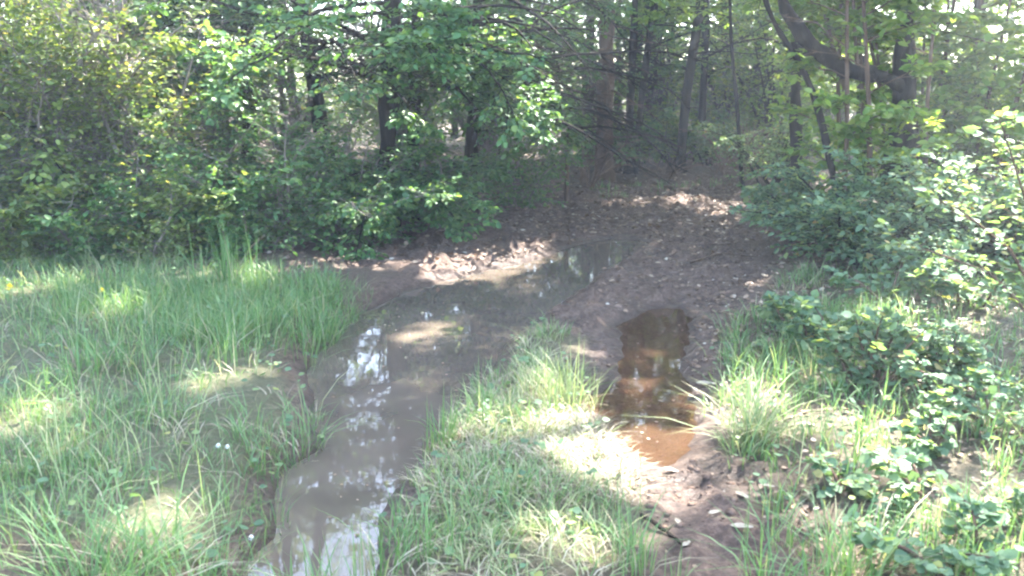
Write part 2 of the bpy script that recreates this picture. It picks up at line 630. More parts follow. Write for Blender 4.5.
# ------------------------------------------------------------------ water
def water_material(name, bed, murk, ripple):
    m, n, l, out = newmat(name)
    geo = n.new("ShaderNodeNewGeometry")
    nz = n.new("ShaderNodeTexNoise")
    nz.inputs["Scale"].default_value = 2.2
    nz.inputs["Detail"].default_value = 4
    l.new(geo.outputs["Position"], nz.inputs[0])
    r = ramp(n, [(.3, tuple(.8 * c for c in bed)), (.7, tuple(1.2 * c for c in bed))])
    l.new(nz.outputs[0], r.inputs[0])
    d = n.new("ShaderNodeBsdfDiffuse")
    l.new(r.outputs[0], d.inputs[0])
    tr = n.new("ShaderNodeBsdfTransparent")
    tr.inputs[0].default_value = (.84, .68, .53, 1)
    body = n.new("ShaderNodeMixShader")
    body.inputs[0].default_value = murk
    l.new(tr.outputs[0], body.inputs[1])
    l.new(d.outputs[0], body.inputs[2])
    gl = n.new("ShaderNodeBsdfGlossy")
    gl.inputs["Roughness"].default_value = .015
    fr = n.new("ShaderNodeFresnel")
    fr.inputs[0].default_value = 1.42
    rp = n.new("ShaderNodeTexNoise")
    rp.inputs["Scale"].default_value = 9
    rp.inputs["Detail"].default_value = 3
    l.new(geo.outputs["Position"], rp.inputs[0])
    b = n.new("ShaderNodeBump")
    b.inputs["Strength"].default_value = ripple
    b.inputs["Distance"].default_value = .01
    l.new(rp.outputs[0], b.inputs["Height"])
    l.new(b.outputs[0], gl.inputs["Normal"])
    mx = n.new("ShaderNodeMixShader")
    l.new(fr.outputs[0], mx.inputs[0])
    l.new(body.outputs[0], mx.inputs[1])
    l.new(gl.outputs[0], mx.inputs[2])
    l.new(mx.outputs[0], out.inputs[0])
    return m


def sheet(name, box, sel, mat, label):
    """a flat water surface cut a little wider than its hollow"""
    xs_ = np.arange(box[0], box[1], .06)
    ys_ = np.arange(box[2], box[3], .06)
    X, Y = np.meshgrid(xs_, ys_)
    s = sel(X + .03, Y + .03) < .12
    s[-1, :] = False
    s[:, -1] = False
    w = len(xs_)
    q = (np.arange(len(ys_))[:, None] * w + np.arange(w)[None])[s]
    F_ = np.stack([q, q + 1, q + w + 1, q + w], 1)
    used, inv = np.unique(F_, return_inverse=True)
    mb = MB()
    mb.add(np.stack([X.ravel()[used], Y.ravel()[used], np.zeros(len(used))], 1), inv.reshape(-1, 4))
    o = mb.build(name, mat, smooth=False)
    return tag(o, label, kind="structure")


sheet("puddle", (-2.2, 2.0, 1.5, 10.5), lambda x, y: sdf(x, y, MAIN), water_material("murky_water", (.092, .073, .056), .92, .035),
      "long murky brown puddle filling the left wheel rut")
sheet("puddle", (-.2, 1.9, 2.5, 7.5), lambda x, y: np.where(sdf(x, y, MAIN) < .13, 9, sdf(x, y, SIDE)), water_material("rusty_water", (.095, .054, .032), .42, .06),
      "short rusty orange puddle in the right wheel rut")

# ------------------------------------------------------------------ sun gaps in the canopy
for px, py, r in [(600, 440, .36), (625, 462, .26), (575, 415, .26), (650, 335, .12), (655, 445, .18), (630, 405, .16), (665, 365, .1), (560, 385, .2), (470, 428, .17), (510, 440, .12), (640, 420, .2), (755, 400, .22), (600, 300, .10), (572, 322, .09), (640, 272, .10), (682, 250, .10), (622, 285, .08), (705, 300, .10), (590, 345, .08), (735, 375, .16), (800, 432, .15),
                  (690, 200, .24), (650, 203, .2), (610, 205, .16), (720, 215, .12), (380, 268, .2), (440, 268, .2), (345, 268, .16), (410, 320, .12), (450, 312, .14),
                  (20, 440, .2), (60, 470, .12), (200, 400, .2), (240, 300, .2), (850, 430, .15), (640, 480, .12), (655, 520, .08), (760, 285, .2), (660, 480, .1), (100, 330, .2), (150, 540, .18), (260, 380, .12), (540, 540, .12)]:
    GAPS.append((G(px, py, .1), r))
for px, py, Y, r in [(880, 335, 5.3, .28), (955, 345, 5.2, .25), (850, 350, 5.2, .15), (455, 205, 8.2, .4), (240, 215, 7.4, .35), (300, 195, 7.8, .35), (530, 150, 9.2, .45), (510, 145, 8.6, .5), (550, 120, 9, .4), (560, 180, 9, .3),
                     (1000, 215, 4.4, .3), (960, 240, 6, .3), (160, 60, 8, .8), (80, 40, 8, .8), (230, 110, 8, .5), (40, 120, 8, .6), (120, 150, 8, .4), (980, 100, 11, .8), (900, 160, 8, .3), (370, 190, 8.5, .3)]:
    GAPS.append((at(px, py, Y), r))
for px, py, Y, r in [(700, 110, 18, .9), (735, 125, 18, .8), (660, 110, 19, .7), (720, 45, 17, .9), (650, 40, 18, .7), (400, 100, 9, .6), (300, 110, 9, .6), (480, 80, 9.5, .6), (350, 40, 9, .6), (270, 160, 8.5, .4)]:
    GAPS.append((at(px, py, Y), r))

for px, py, k in [(372, 335, .012), (368, 365, .016), (380, 385, .018), (372, 410, .014), (352, 380, .012), (400, 440, .012), (392, 350, .010), (455, 308, .008), (425, 318, .008), (360, 345, .010), (410, 400, .008),
                  (640, 430, .010), (655, 350, .008), (670, 330, .008)]:
    d = unit(ray(px, py))
    WINDOWS.append((CAM * np.array([1, 1, -1]), d * np.array([1, 1, -1]), k))

# ------------------------------------------------------------------ trees


def clear_track(P):
    """nothing leafy grows low over the open track"""
    s = sdf(P[:, 0], P[:, 1], PATHWAY)
    return ~((s < .05) & (P[:, 2] < 2.6))


def trunk_line(base_px, Y, tops, height, rng, wob=.05):
    """trunk axis through the seen points, carried on upwards"""
    pts = []
    b = at(base_px, 200, Y)
    b = np.array([b[0], Y, 0])
    b[2] = float(H(b[0], b[1])) - .08
    pts.append(b)
    for px, py in tops:
        pts.append(at(px, py, Y))
    d = unit(pts[-1] - pts[-2]) if len(pts) > 1 else Z.copy()
    d = unit(d * np.array([.7, .7, 1]))
    while pts[-1][2] < height:
        d = unit(d + rng.normal(0, wob, 3) * np.array([1, 1, .2]) + np.array([0, 0, .08]))
        pts.append(pts[-1] + d * .9)
    P = np.array(pts)
    t = np.concatenate([[0], np.cumsum(np.linalg.norm(np.diff(P, axis=0), axis=1))])
    k = max(12, int(t[-1] / .35))
    u = np.linspace(0, t[-1], k)
    Q = np.stack([np.interp(u, t, P[:, i]) for i in range(3)], 1)
    for _ in range(2):
        Q[1:-1] = (Q[:-2] + 2 * Q[1:-1] + Q[2:]) / 4
    return Q


def trunk_mesh(Q, r0, r1, rng, mat, root, name="trunk", sides=10, rough=.08):
    mb = MB()
    t = np.linspace(0, 1, len(Q))
    rad = r0 + (r1 - r0) * t ** .8
    rad[0] *= 1.45
    rad[1] *= 1.12
    tube(mb, Q, rad, sides, rough, rng)
    return mb.build(name, mat, root, Q[0])


def tree(name, label, base_px, Y, tops, height, r0, limbs, seed, leaf='leaf_wood', bark='bark', group=None, size=.08, tpl=LEAF, keep=clear_track, cat="tree", r1=.02, cap_limbs=40):
    """limbs: list of (z0, z1, count, length, elevation, azimuth centre, azimuth spread, kwargs)"""
    rng = np.random.default_rng(seed)
    Q = trunk_line(base_px, Y, tops, height, rng)
    root = empty(name, Q[0], label, cat, group)
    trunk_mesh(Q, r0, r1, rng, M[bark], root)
    lv = Leaves()
    for z0, z1, cnt, L, el, azc, azs, kw in limbs:
        for i in range(cnt):
            z = z0 + (z1 - z0) * (i + rng.uniform(.1, .9)) / cnt
            k = np.interp(z, Q[:, 2], np.arange(len(Q)))
            k0 = int(min(max(k, 0), len(Q) - 2))
            p = Q[k0] + (Q[k0 + 1] - Q[k0]) * (k - k0)
            az = math.radians(azc + rng.uniform(-azs, azs)) if azs < 170 else i * 2.4 + rng.uniform(-.4, .4)
            e = math.radians(el + rng.uniform(-12, 12))
            d = np.array([math.sin(az) * math.cos(e), math.cos(az) * math.cos(e), math.sin(e)])
            mb = MB()
            ln = L * rng.uniform(.75, 1.2)
            limb(mb, lv, p, d, ln, max(.006, min(.011 * ln, r0 * .4)), rng, size=size, **kw)
            mb.build("limb", M[bark if bark != 'bark_pale' else 'twig'], root, Q[0])
    if lv.P:
        lv.build("crown", M[leaf], root, Q[0], tpl, rng, keep)
    return root


D_ = dict
SHADE = D_(segs=7, per=2, sub=4, nl=4)
# (z0, z1, count, length, elevation, azimuth centre (0 = away, 90 = right, 180 = to the camera), spread)
tree("woodland_tree", "dark slender tree at the meadow's far edge, left of the leaning trunk", 247, 10.3, [(249, 120), (247, 20)], 11, .10,
     [(.5, .85, 3, 1.5, 0, 165, 90, D_(droop=.13, per=3, bare=.05)), (1.7, 2.9, 11, 1.8, 6, 170, 100, D_(droop=.13, per=3, bare=.05)), (3, 4.4, 3, 1.8, 12, 170, 120, D_(droop=.13, per=3, bare=.05)), (3.4, 10.5, 15, 2.4, 25, 0, 180, SHADE)], 1)
tree("woodland_tree", "dark tree leaning left as it rises behind the drooping leafy branches", 335, 10.0, [(322, 130), (306, 40), (300, 0)], 11, .10,
     [(.5, .85, 4, 1.5, 0, 165, 90, D_(droop=.13, per=3, bare=.05)), (1.7, 2.9, 13, 2.0, 6, 165, 100, D_(droop=.13, per=3, bare=.05)), (3, 4.4, 3, 2.0, 12, 165, 120, D_(droop=.13, per=3, bare=.05)), (3.4, 10.5, 15, 2.5, 25, 0, 180, SHADE)], 2)
tree("woodland_tree", "thick-trunked dark tree behind the far puddle bank with layered leaf sprays", 386, 9.7, [(388, 120), (390, 30)], 12, .12,
     [(.5, .85, 4, 1.5, 0, 165, 90, D_(droop=.13, per=3, bare=.05)), (1.7, 2.9, 16, 2.2, 6, 150, 100, D_(droop=.13, per=3, bare=.05)), (3, 4.4, 4, 2.2, 12, 150, 120, D_(droop=.13, per=3, bare=.05)), (3.4, 11.5, 15, 2.7, 25, 0, 180, SHADE)], 3)
tree("woodland_tree", "slim dark tree close beside the thick-trunked one above the puddle bank", 414, 10.4, [(413, 120), (417, 30)], 11, .075,
     [(.5, .85, 4, 1.5, 0, 165, 90, D_(droop=.13, per=3, bare=.05)), (1.7, 2.9, 14, 2.2, 6, 125, 100, D_(droop=.13, per=3, bare=.05)), (3, 4.4, 3, 2.2, 12, 125, 120, D_(droop=.13, per=3, bare=.05)), (3.6, 10.5, 8, 2.4, 25, 0, 180, SHADE)], 4)
tree("woodland_tree", "leafy tree whose pale sunlit sprays hang out over the end of the puddle", 470, 10.9, [(472, 120), (478, 20)], 11, .08,
     [(1.1, 2.1, 9, 2.6, 8, 118, 28, D_(droop=.10, per=3, bare=.1)), (1.7, 3.2, 11, 2.2, 8, 120, 80, D_(droop=.13, per=3, bare=.05)), (3.2, 4.4, 4, 2.2, 10, 120, 80, D_(droop=.13, per=3, bare=.05)), (3.8, 10.5, 8, 2.4, 25, 0, 180, SHADE)], 5)
tree("birch_sapling", "thin brown-barked sapling at the wood's edge beyond the puddle", 566, 12.2, [(569, 110), (571, 40)], 8, .03,
     [(3.5, 7.5, 9, 1.3, 20, 0, 180, D_(segs=6, per=2, sub=4, nl=4)), (1.6, 2.6, 3, .8, 0, 200, 60, D_(segs=5, per=2, sub=3, nl=4))], 6, bark='bark_brown')
BARE = D_(segs=6, per=2, leafy=0, tw=.5, droop=.16, bare=0)
tree("spruce_tree", "brown bristly conifer trunk with dead lower branches beside the paired trunks", 604, 14.6, [(605, 100), (607, 0)], 14, .15,
     [(.3, 4.8, 46, 1.3, -8, 0, 180, BARE), (4.5, 13, 26, 1.9, 0, 0, 180, D_(segs=6, per=3, sub=4, nl=5, droop=.15))], 7, bark='bark_brown', leaf='leaf_far', size=.06)

# the two-stemmed tree at the end of the track
rng = np.random.default_rng(8)
Qa = trunk_line(627, 15.4, [(630, 100), (636, 0)], 13, rng)
Qb = trunk_line(633, 15.5, [(641, 100), (650, 30), (660, -20)], 13, rng)
root = empty("twin_tree", Qa[0], "dark tree forking from the ground into two slim trunks at the track's end", "tree")
trunk_mesh(Qa, .065, .02, rng, M['bark'], root)
o = trunk_mesh(Qb, .075, .02, rng, M['bark'], root)
o.location = Qb[0] - Qa[0]
lv = Leaves()
for Q in (Qa, Qb):
    for i in range(14):
        k = int(rng.uniform(.38, .97) * (len(Q) - 2))
        az = rng.uniform(0, 6.28)
        mb = MB()
        limb(mb, lv, Q[k], (math.sin(az), math.cos(az), .45), rng.uniform(1.2, 2.4), .022, rng, size=.085, segs=6, per=2, sub=4, nl=4)
        mb.build("limb", M['bark'], root, Qa[0])
    for i in range(5):
        k = int(rng.uniform(.12, .4) * (len(Q) - 2))
        az = rng.uniform(0, 6.28)
        mb = MB()
        limb(mb, lv, Q[k], (math.sin(az), math.cos(az), .5), rng.uniform(.8, 1.6), .018, rng, size=.085, segs=6, per=2, leafy=.15)
        mb.build("limb", M['bark'], root, Qa[0])
lv.build("crown", M['leaf_wood'], root, Qa[0], LEAF, rng)

MIDC = [(3.6, 12, 16, 2.2, 25, 0, 180, D_(segs=6, per=2, sub=4, nl=4)), (1.8, 3.6, 5, 1.7, 10, 0, 180, D_(segs=6, per=2, sub=4, nl=4))]
tree("woodland_tree", "straight tree leaning slightly right at the track's end, smooth dark trunk", 679, 15.3, [(684, 110), (693, 50), (702, 0)], 13, .095, MIDC , 9, size=.085)
tree("woodland_tree", "dark trunk just behind the right-leaning tree at the track's end", 697, 16.4, [(703, 100), (706, 30)], 13, .085, MIDC, 10, size=.085)
tree("woodland_tree", "grey-brown tree half hidden behind the right-hand shrubs and hanging limb", 797, 11.8, [(795, 100), (798, 10)], 17, .085, [(7.5, 16.5, 30, 3.0, 15, 0, 180, D_(segs=7, per=3, sub=4, nl=4)), (4.6, 7.5, 8, 2.0, 22, 0, 180, SHADE), (1.8, 4.4, 12, 1.7, 10, -60, 130, D_(segs=6, per=2, sub=4, nl=4))], 11, size=.085, leaf='leaf_lime')  # crown above the view raised and thickened to shade meadow and puddle
tree("woodland_tree", "greyish trunk in the twiggy thicket left of the meadow edge", 117, 9.6, [(116, 140), (120, 20)], 11, .085,
     [(1.5, 4.4, 13, 1.9, 12, 170, 85, D_(droop=.10, per=3)), (3.6, 10.5, 8, 2.4, 25, 0, 180, SHADE)], 12, leaf='leaf_thicket', bark='twig')
tree("woodland_tree", "tree at the picture's left edge rising out of the thicket", -30, 8.6, [(-28, 120), (-20, 10)], 10, .09,
     [(1.4, 3.8, 10, 1.9, 12, 120, 85, D_(droop=.10)), (3.6, 9.5, 8, 2.4, 25, 0, 180, SHADE)], 13, leaf='leaf_thicket')
tree("woodland_tree", "tree behind the greyish thicket trunk with yellow-green leaves", 185, 11.8, [(188, 120), (185, 10)], 12, .10,
     [(1.2, 4.6, 16, 2.1, 12, 180, 120, D_(droop=.1, per=3)), (4, 11.5, 9, 2.5, 25, 0, 180, SHADE)], 14, leaf='leaf_lime')

# the big crooked tree on the right
rng = np.random.default_rng(20)
YK = 8.6
Qk = trunk_line(908, YK, [(905, 150), (902, 75), (906, 20), (909, -40)], 12, rng, .09)
root = empty("crooked_tree", Qk[0], "big dark crooked tree whose thick limb elbows left above the right shrubs", "tree")
trunk_mesh(Qk, .135, .03, rng, M['bark'], root, sides=14, rough=.12)


def spline(P, n=30):
    P = np.asarray(P, float)
    t = np.concatenate([[0], np.cumsum(np.linalg.norm(np.diff(P, axis=0), axis=1))])
    u = np.linspace(0, t[-1], n)
    Q = np.stack([np.interp(u, t, P[:, i]) for i in range(3)], 1)
    for _ in range(3):
        Q[1:-1] = (Q[:-2] + 2 * Q[1:-1] + Q[2:]) / 4
    return Q


L1 = spline([at(900, 86, YK), at(880, 72, YK - .1), at(866, 77, YK - .12), at(846, 68, YK - .15), at(836, 70, YK - .2), at(822, 50, YK - .25), at(803, 43, YK - .3), at(796, 22, YK - .3), at(780, 6, YK - .3), at(778, -60, YK - .2), at(790, -180, YK)], 34)
mb = MB()
tube(mb, L1, np.interp(np.linspace(0, 1, 34), [0, .25, .5, 1], [.072, .062, .05, .018]), 12, .13, rng)
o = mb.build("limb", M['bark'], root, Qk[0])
o["label"] = "thick elbowed limb"
L2 = spline([at(757, -30, YK + .2), at(772, 22, YK + .1), at(800, 62, YK), at(816, 100, YK - .1), at(826, 140, YK - .2), at(838, 200, YK - .3)], 26)
mb = MB()
tube(mb, L2[::-1], np.linspace(.038, .024, 26), 8, .06, rng)
o = mb.build("shoot", M['bark'], root, Qk[0])
o["label"] = "thin shoot arching out to the left"
L3 = spline([at(826, 62, YK), at(812, 52, YK - .3), at(800, 56, YK - .5)], 10)
mb = MB()
tube(mb, L3, np.linspace(.035, .015, 10), 7, .06, rng)
mb.build("limb", M['bark'], root, Qk[0])
lv = Leaves()
shoots = [(842, 250, 846, -30), (858, 250, 842, -10), (870, 240, 862, -20), (884, 230, 872, 0), (880, 90, 868, -60), (925, 240, 938, -30), (938, 240, 948, -10), (932, 240, 960, -30), (950, 240, 985, -20), (955, 250, 1010, 0),
          (864, 140, 850, -60), (846, 90, 820, -40), (858, 80, 852, -60), (915, 250, 926, -40), (972, 250, 1040, 20)]
for i, (x0, y0, x1, y1) in enumerate(shoots):
    yk = YK + rng.uniform(-.35, 1.4)
    p0, p1 = at(x0, y0, yk), at(x1, y1, yk + rng.uniform(-.3, .3))
    mb = MB()
    P = spline([p0, (p0 + p1) / 2 + rng.normal(0, .06, 3), p1, p1 + (p1 - p0) * .5 + rng.normal(0, .15, 3)], 16)
    tube(mb, P, np.linspace(rng.uniform(.02, .036), .008, 16), 7)
    for k in range(3, 16):
        az = rng.uniform(0, 6.28)
        limb(mb, lv, P[k], (math.sin(az), math.cos(az), .45), rng.uniform(.5, 1.0), .006, rng, size=.095, segs=4, per=2, sub=3, nl=4, bare=0)
    mb.build("shoot", M['bark_brown'], root, Qk[0])
for i in range(34):
    k = int(len(Qk) * rng.uniform(.33, .97))
    az = i * 2.4
    mb = MB()
    limb(mb, lv, Qk[min(k, len(Qk) - 1)], (math.sin(az), math.cos(az), .35), rng.uniform(2.2, 3.6), .04, rng, size=.1, segs=8, per=2, sub=5, nl=4)
    mb.build("limb", M['bark'], root, Qk[0])
for i in range(9):  # upper limbs out of view, added to shade the near puddle
    k = int(np.argmin(np.abs(Qk[:, 2] - (7.6 + .25 * i))))
    mb = MB()
    limb(mb, lv, Qk[k], (-1, .1 + .14 * i, .1), rng.uniform(2.2, 3.2), .035, rng, size=.1, segs=8, per=3, sub=5, nl=4)
    mb.build("limb", M['bark'], root, Qk[0])
for k in range(18, 34, 2):
    az = rng.uniform(0, 6.28)
    mb = MB()
    limb(mb, lv, L1[k], (math.sin(az), math.cos(az), .5), rng.uniform(1.0, 1.8), .02, rng, size=.09, segs=6, per=2, sub=4, nl=4)
    mb.build("limb", M['bark'], root, Qk[0])


def open_limb(P):
    """the elbowed limb and the trunk's fork stand clear of leaves towards the track"""
    near = np.zeros(len(P), bool)
    for c in np.concatenate([L1[::2], Qk[8:12]]):
        w = P - c
        t = w @ unit(CAM - c)
        near |= (t > -.05) & (t < 1.6) & (np.linalg.norm(w - t[:, None] * unit(CAM - c), axis=1) < .13)
    return clear_track(P) & ~near


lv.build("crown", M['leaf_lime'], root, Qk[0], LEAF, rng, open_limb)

tree("young_tree", "thin young tree with pale leaf sprays in front of the trunks at the track's bend", 742, 13.2, [(738, 110), (730, 40)], 6.5, .03,
     [(1.9, 5.5, 13, 1.3, 10, -60, 110, D_(segs=6, per=2, sub=4, nl=4, droop=.12))], 24, leaf='leaf_lime', size=.08)

# unseen tree at right and tall hidden crowns, added to shade the glade
OUT = [(2.5, 10.5, 24, 2.9, 20, 0, 180, D_(segs=7, per=2, sub=5, nl=4))]
tree("woodland_tree", "unseen tall tree added beyond the right edge to shade the verge", 1180, 8.5, [(1180, 100), (1185, 0)], 12, .16, OUT, 21, size=.10)
tree("woodland_tree", "leafy tree showing between the crooked tree's shoots", 975, 12.5, [(978, 100), (980, 0)], 17, .11,
     [(1.2, 4.4, 12, 2.2, 15, 0, 180, D_(segs=7, per=2, sub=4, nl=4)), (4, 7.5, 7, 2.5, 22, 0, 180, SHADE), (7.5, 16.5, 30, 3.0, 15, 0, 180, D_(segs=7, per=3, sub=4, nl=4))], 22, leaf='leaf_lime', size=.09)
tree("woodland_tree", "leafy tree behind the crooked tree's elbowed limb", 862, 13.2, [(864, 100), (860, 0)], 17, .11,
     [(1.2, 4.4, 12, 2.2, 15, 0, 180, D_(segs=7, per=2, sub=4, nl=4)), (4, 7.5, 7, 2.5, 22, 0, 180, SHADE), (7.5, 16.5, 30, 3.0, 15, 0, 180, D_(segs=7, per=3, sub=4, nl=4))], 23, leaf='leaf_lime', size=.09)

# ------------------------------------------------------------------ shrubs


def shrub(name, label, px, Y, nst, hgt, spread, seed, leaf, size=.065, twig='twig', azc=0, azs=180, leafy=1.0, kw=None, cat="shrub", group=None, keep=None, tpl=LEAF, z=None):
    rng = np.random.default_rng(seed)
    b = at(px, 250, Y)
    b = np.array([b[0], Y, 0.])
    b[2] = float(H(b[0], b[1])) - .04
    root = empty(name, b, label, cat, group)
    lv = Leaves()
    for i in range(nst):
        az = math.radians(azc + rng.uniform(-azs, azs)) if azs < 170 else i * 2.4 + rng.uniform(-.5, .5)
        s = spread * rng.uniform(.25, 1.0)
        ln = math.hypot(hgt, s) * rng.uniform(.75, 1.1)
        d = np.array([math.sin(az) * s, math.cos(az) * s, hgt])
        mb = MB()
        k = dict(segs=8, per=2, sub=3, nl=4, tw=.42, droop=.10, bare=.2, wob=.12, leafy=leafy, vert=.3)
        k.update(kw or {})
        off = np.array([rng.normal(0, .06), rng.normal(0, .06), 0])
        limb(mb, lv, b + off, d, ln, .008 + .006 * ln, rng, size=size, **k)
        mb.build("stem", M[twig], root, b)
    if lv.P:
        lv.build("foliage", M[leaf], root, b, tpl, rng, keep)
    return root


# left thicket
TH = D_(segs=9, per=3, sub=4, nl=4, tw=.34, bare=.05)
for i, (px, Y, n, h, s, lf, ly, lab) in enumerate([
        (10, 7.8, 13, 2.4, 1.1, 'leaf_thicket', 1, "tangled grey-twigged shrub at the far left edge of the meadow"),
        (75, 8.1, 14, 2.8, 1.2, 'leaf_thicket', 1, "tall twiggy shrub between the far left edge and the greyish trunk"),
        (140, 8.4, 14, 2.6, 1.1, 'leaf_thicket', 1, "grey-brown bushy shrub in front of the greyish thicket trunk"),
        (205, 8.6, 12, 1.5, 1.0, 'leaf_wood', 1, "dense green bush where the thicket meets the dark trees"),
        (285, 8.5, 13, 1.4, 1.1, 'leaf_wood', 1, "low bright bush with drooping sprays at the meadow's back corner"),
        (345, 9.0, 12, 1.2, 1.0, 'leaf_wood', 1, "low leafy bush overhanging the lit bank left of the puddle"),
        (-60, 7.4, 8, 2.4, 1.1, 'leaf_thicket', .8, "twiggy shrub reaching in from outside the left edge"),
        (110, 10.6, 10, 3.6, 1.2, 'leaf_lime', .9, "tall yellow-green shrub standing up behind the thicket"),
        (30, 10.2, 10, 3.6, 1.2, 'leaf_lime', .9, "tall yellow-green shrub behind the far left thicket"),
        (440, 10.2, 11, 1.2, .9, 'leaf_wood', 1, "small dark bush under the layered sprays behind the puddle"),
        (15, 7.3, 9, .8, .7, 'leaf_thicket', 1, "low weedy bush at the meadow's far left corner"),
        (85, 7.5, 9, .8, .7, 'leaf_wood', 1, "low weedy bush in front of the tall twiggy shrub"),
        (160, 7.7, 9, .7, .7, 'leaf_thicket', 1, "low weedy bush below the greyish thicket trunk"),
        (232, 7.9, 9, .8, .7, 'leaf_wood', 1, "low weedy bush beside the tall reed-like grass"),
        (300, 13.5, 13, 4.6, 1.5, 'leaf_wood', 1, "tall dim shrub filling the gap behind the leaning trunk"),
        (400, 14.7, 13, 4.7, 1.5, 'leaf_wood', 1, "tall dim shrub filling the gap behind the thick trunk"),
        (490, 14.5, 13, 4.7, 1.4, 'leaf_wood', 1, "tall shrub behind the tree with the hanging sunlit sprays"),
        (225, 13.2, 13, 4.7, 1.5, 'leaf_wood', 1, "tall dim shrub behind the slender edge tree"),
        (520, 11.6, 7, 1.2, .8, 'leaf_wood', 1, "small dark bush left of the brown sapling"),
]):
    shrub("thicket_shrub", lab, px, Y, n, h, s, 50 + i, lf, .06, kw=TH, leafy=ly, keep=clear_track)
# right-hand bush and its neighbours
RB = D_(segs=8, per=3, sub=4, nl=4, tw=.42, droop=.16)
for i, (px, Y, n, h, s, lf, sz, lab) in enumerate([
        (865, 7.2, 15, .95, 1.25, 'leaf_blue', .062, "broad blue-green bush spreading out over the track's right side"),
        (950, 7.2, 13, .9, 1.0, 'leaf_blue', .062, "blue-green bush below the crooked trunk, right of the broad one"),
        (1030, 6.8, 11, 1.0, 1.0, 'leaf_blue', .062, "blue-green bush cut off by the picture's right edge"),
        (800, 8.6, 8, .7, .8, 'leaf_blue', .07, "small bush at the broad bush's far left side by the track"),
        (905, 9.8, 10, 1.7, 1.1, 'leaf_lime', .08, "yellow-green bush behind the crooked trunk's foot"),
        (1010, 9.2, 10, 2.0, 1.1, 'leaf_lime', .08, "bright backlit bush behind the right edge"),
        (655, 18.5, 9, 4.2, 1.3, 'leaf_lime', .1, "slim sunlit sapling thicket seen between the paired and leaning trunks"),
        (722, 18.0, 10, 4.0, 1.4, 'leaf_lime', .1, "sunlit young growth right of the leaning trunk"),
        (762, 16.5, 10, 3.6, 1.3, 'leaf_lime', .1, "sunlit young growth above the brown brush heap"),
        (590, 18.0, 9, 3.8, 1.3, 'leaf_wood', .1, "dim young growth left of the conifer trunk"),
        (612, 15.6, 8, 1.1, .8, 'leaf_wood', .08, "low green bush at the conifer's foot"),
        (664, 16.4, 8, 1.1, .8, 'leaf_lime', .08, "low green bush between the paired and leaning trunks"),
        (706, 15.9, 7, .9, .8, 'leaf_wood', .08, "low green bush right of the leaning trunk's foot"),
        (770, 13.0, 9, 1.2, .9, 'leaf_blue', .062, "distant bush where the track bends out of sight"),
]):
    shrub("leafy_bush", lab, px, Y, n, h, s, 80 + i, lf, sz, kw=RB, keep=None, twig='bark')

# plants of the right verge
PL = D_(segs=5, per=2, sub=2, nl=4, tw=.45, droop=.12, bare=.2)
for i, (px, py, n, h, s, lf, sz, lab) in enumerate([
        (885, 385, 9, .42, .28, 'leaf_blue', .042, "knee-high plant catching full sun on the right verge"),
        (960, 385, 9, .36, .32, 'leaf_blue', .042, "second sunlit plant, right of the brightest one on the verge"),
        (835, 350, 6, .30, .22, 'leaf_blue', .05, "small seedling left of the brightest sunlit plant"),
        (1000, 500, 3, .26, .3, 'leaf_blue', .042, "broad-leaved plant near the lower right edge of the picture"),
        (950, 450, 3, .2, .25, 'leaf_blue', .04, "broad-leaved plant in the middle of the right verge"),
        (1010, 440, 3, .3, .3, 'leaf_blue', .042, "broad-leaved plant at the right edge above the lowest one"),
        (900, 490, 3, .14, .16, 'leaf_blue', .04, "low seedling in the grass between track and right verge plants"),
        (990, 560, 3, .22, .3, 'leaf_blue', .042, "broad-leaved plant in the bottom right corner"),
        (800, 330, 6, .26, .3, 'leaf_blue', .05, "low green plant beside the track below the broad bush"),
        (900, 310, 3, .35, .4, 'leaf_blue', .06, "green plant in the shade under the right-hand bush"),
        (980, 320, 3, .45, .4, 'leaf_blue', .065, "shaded plant under the bush near the right edge"),
]):
    g = G(px, py, .15)
    shrub("verge_plant", lab, px, g[1], n, h, s, 110 + i, lf, sz, kw=PL, twig='bark_brown', cat="plant", tpl=ROUND)

# a leafy branch reaching in at the right edge
rng = np.random.default_rng(140)
b = np.array([3.1, 4.5, 0]); b[2] = float(H(b[0], b[1])) - .03
root = empty("arching_sapling", b, "sapling arching in from the right edge with sunlit leaves at its tip", "sapling")
lv = Leaves()
for dx, dy, dz, ln in [(-.45, .05, 1.0, 1.35), (-.6, .25, .9, 1.2), (-.3, -.1, 1.1, 1.5)]:
    mb = MB()
    limb(mb, lv, b, (dx, dy, dz), ln, .012, rng, size=.055, segs=7, per=2, sub=3, nl=4, bare=.3, droop=.2)
    mb.build("stem", M['bark_brown'], root, b)
lv.build("foliage", M['leaf_blue'], root, b, LEAF, rng)

# ------------------------------------------------------------------ deeper wood: shared prototypes


def copy_tree(src, loc, rz, sc, label, group=None):
    r = src.copy()
    col.objects.link(r)
    r.location = loc
    r.rotation_euler = (0, 0, rz)
    r.scale = (sc,) * 3
    r["label"] = label
    if group:
        r["group"] = group
    for ch in [c for c in bpy.data.objects if c.parent == src]:
        c = ch.copy()
        col.objects.link(c)
        c.parent = r
    return r


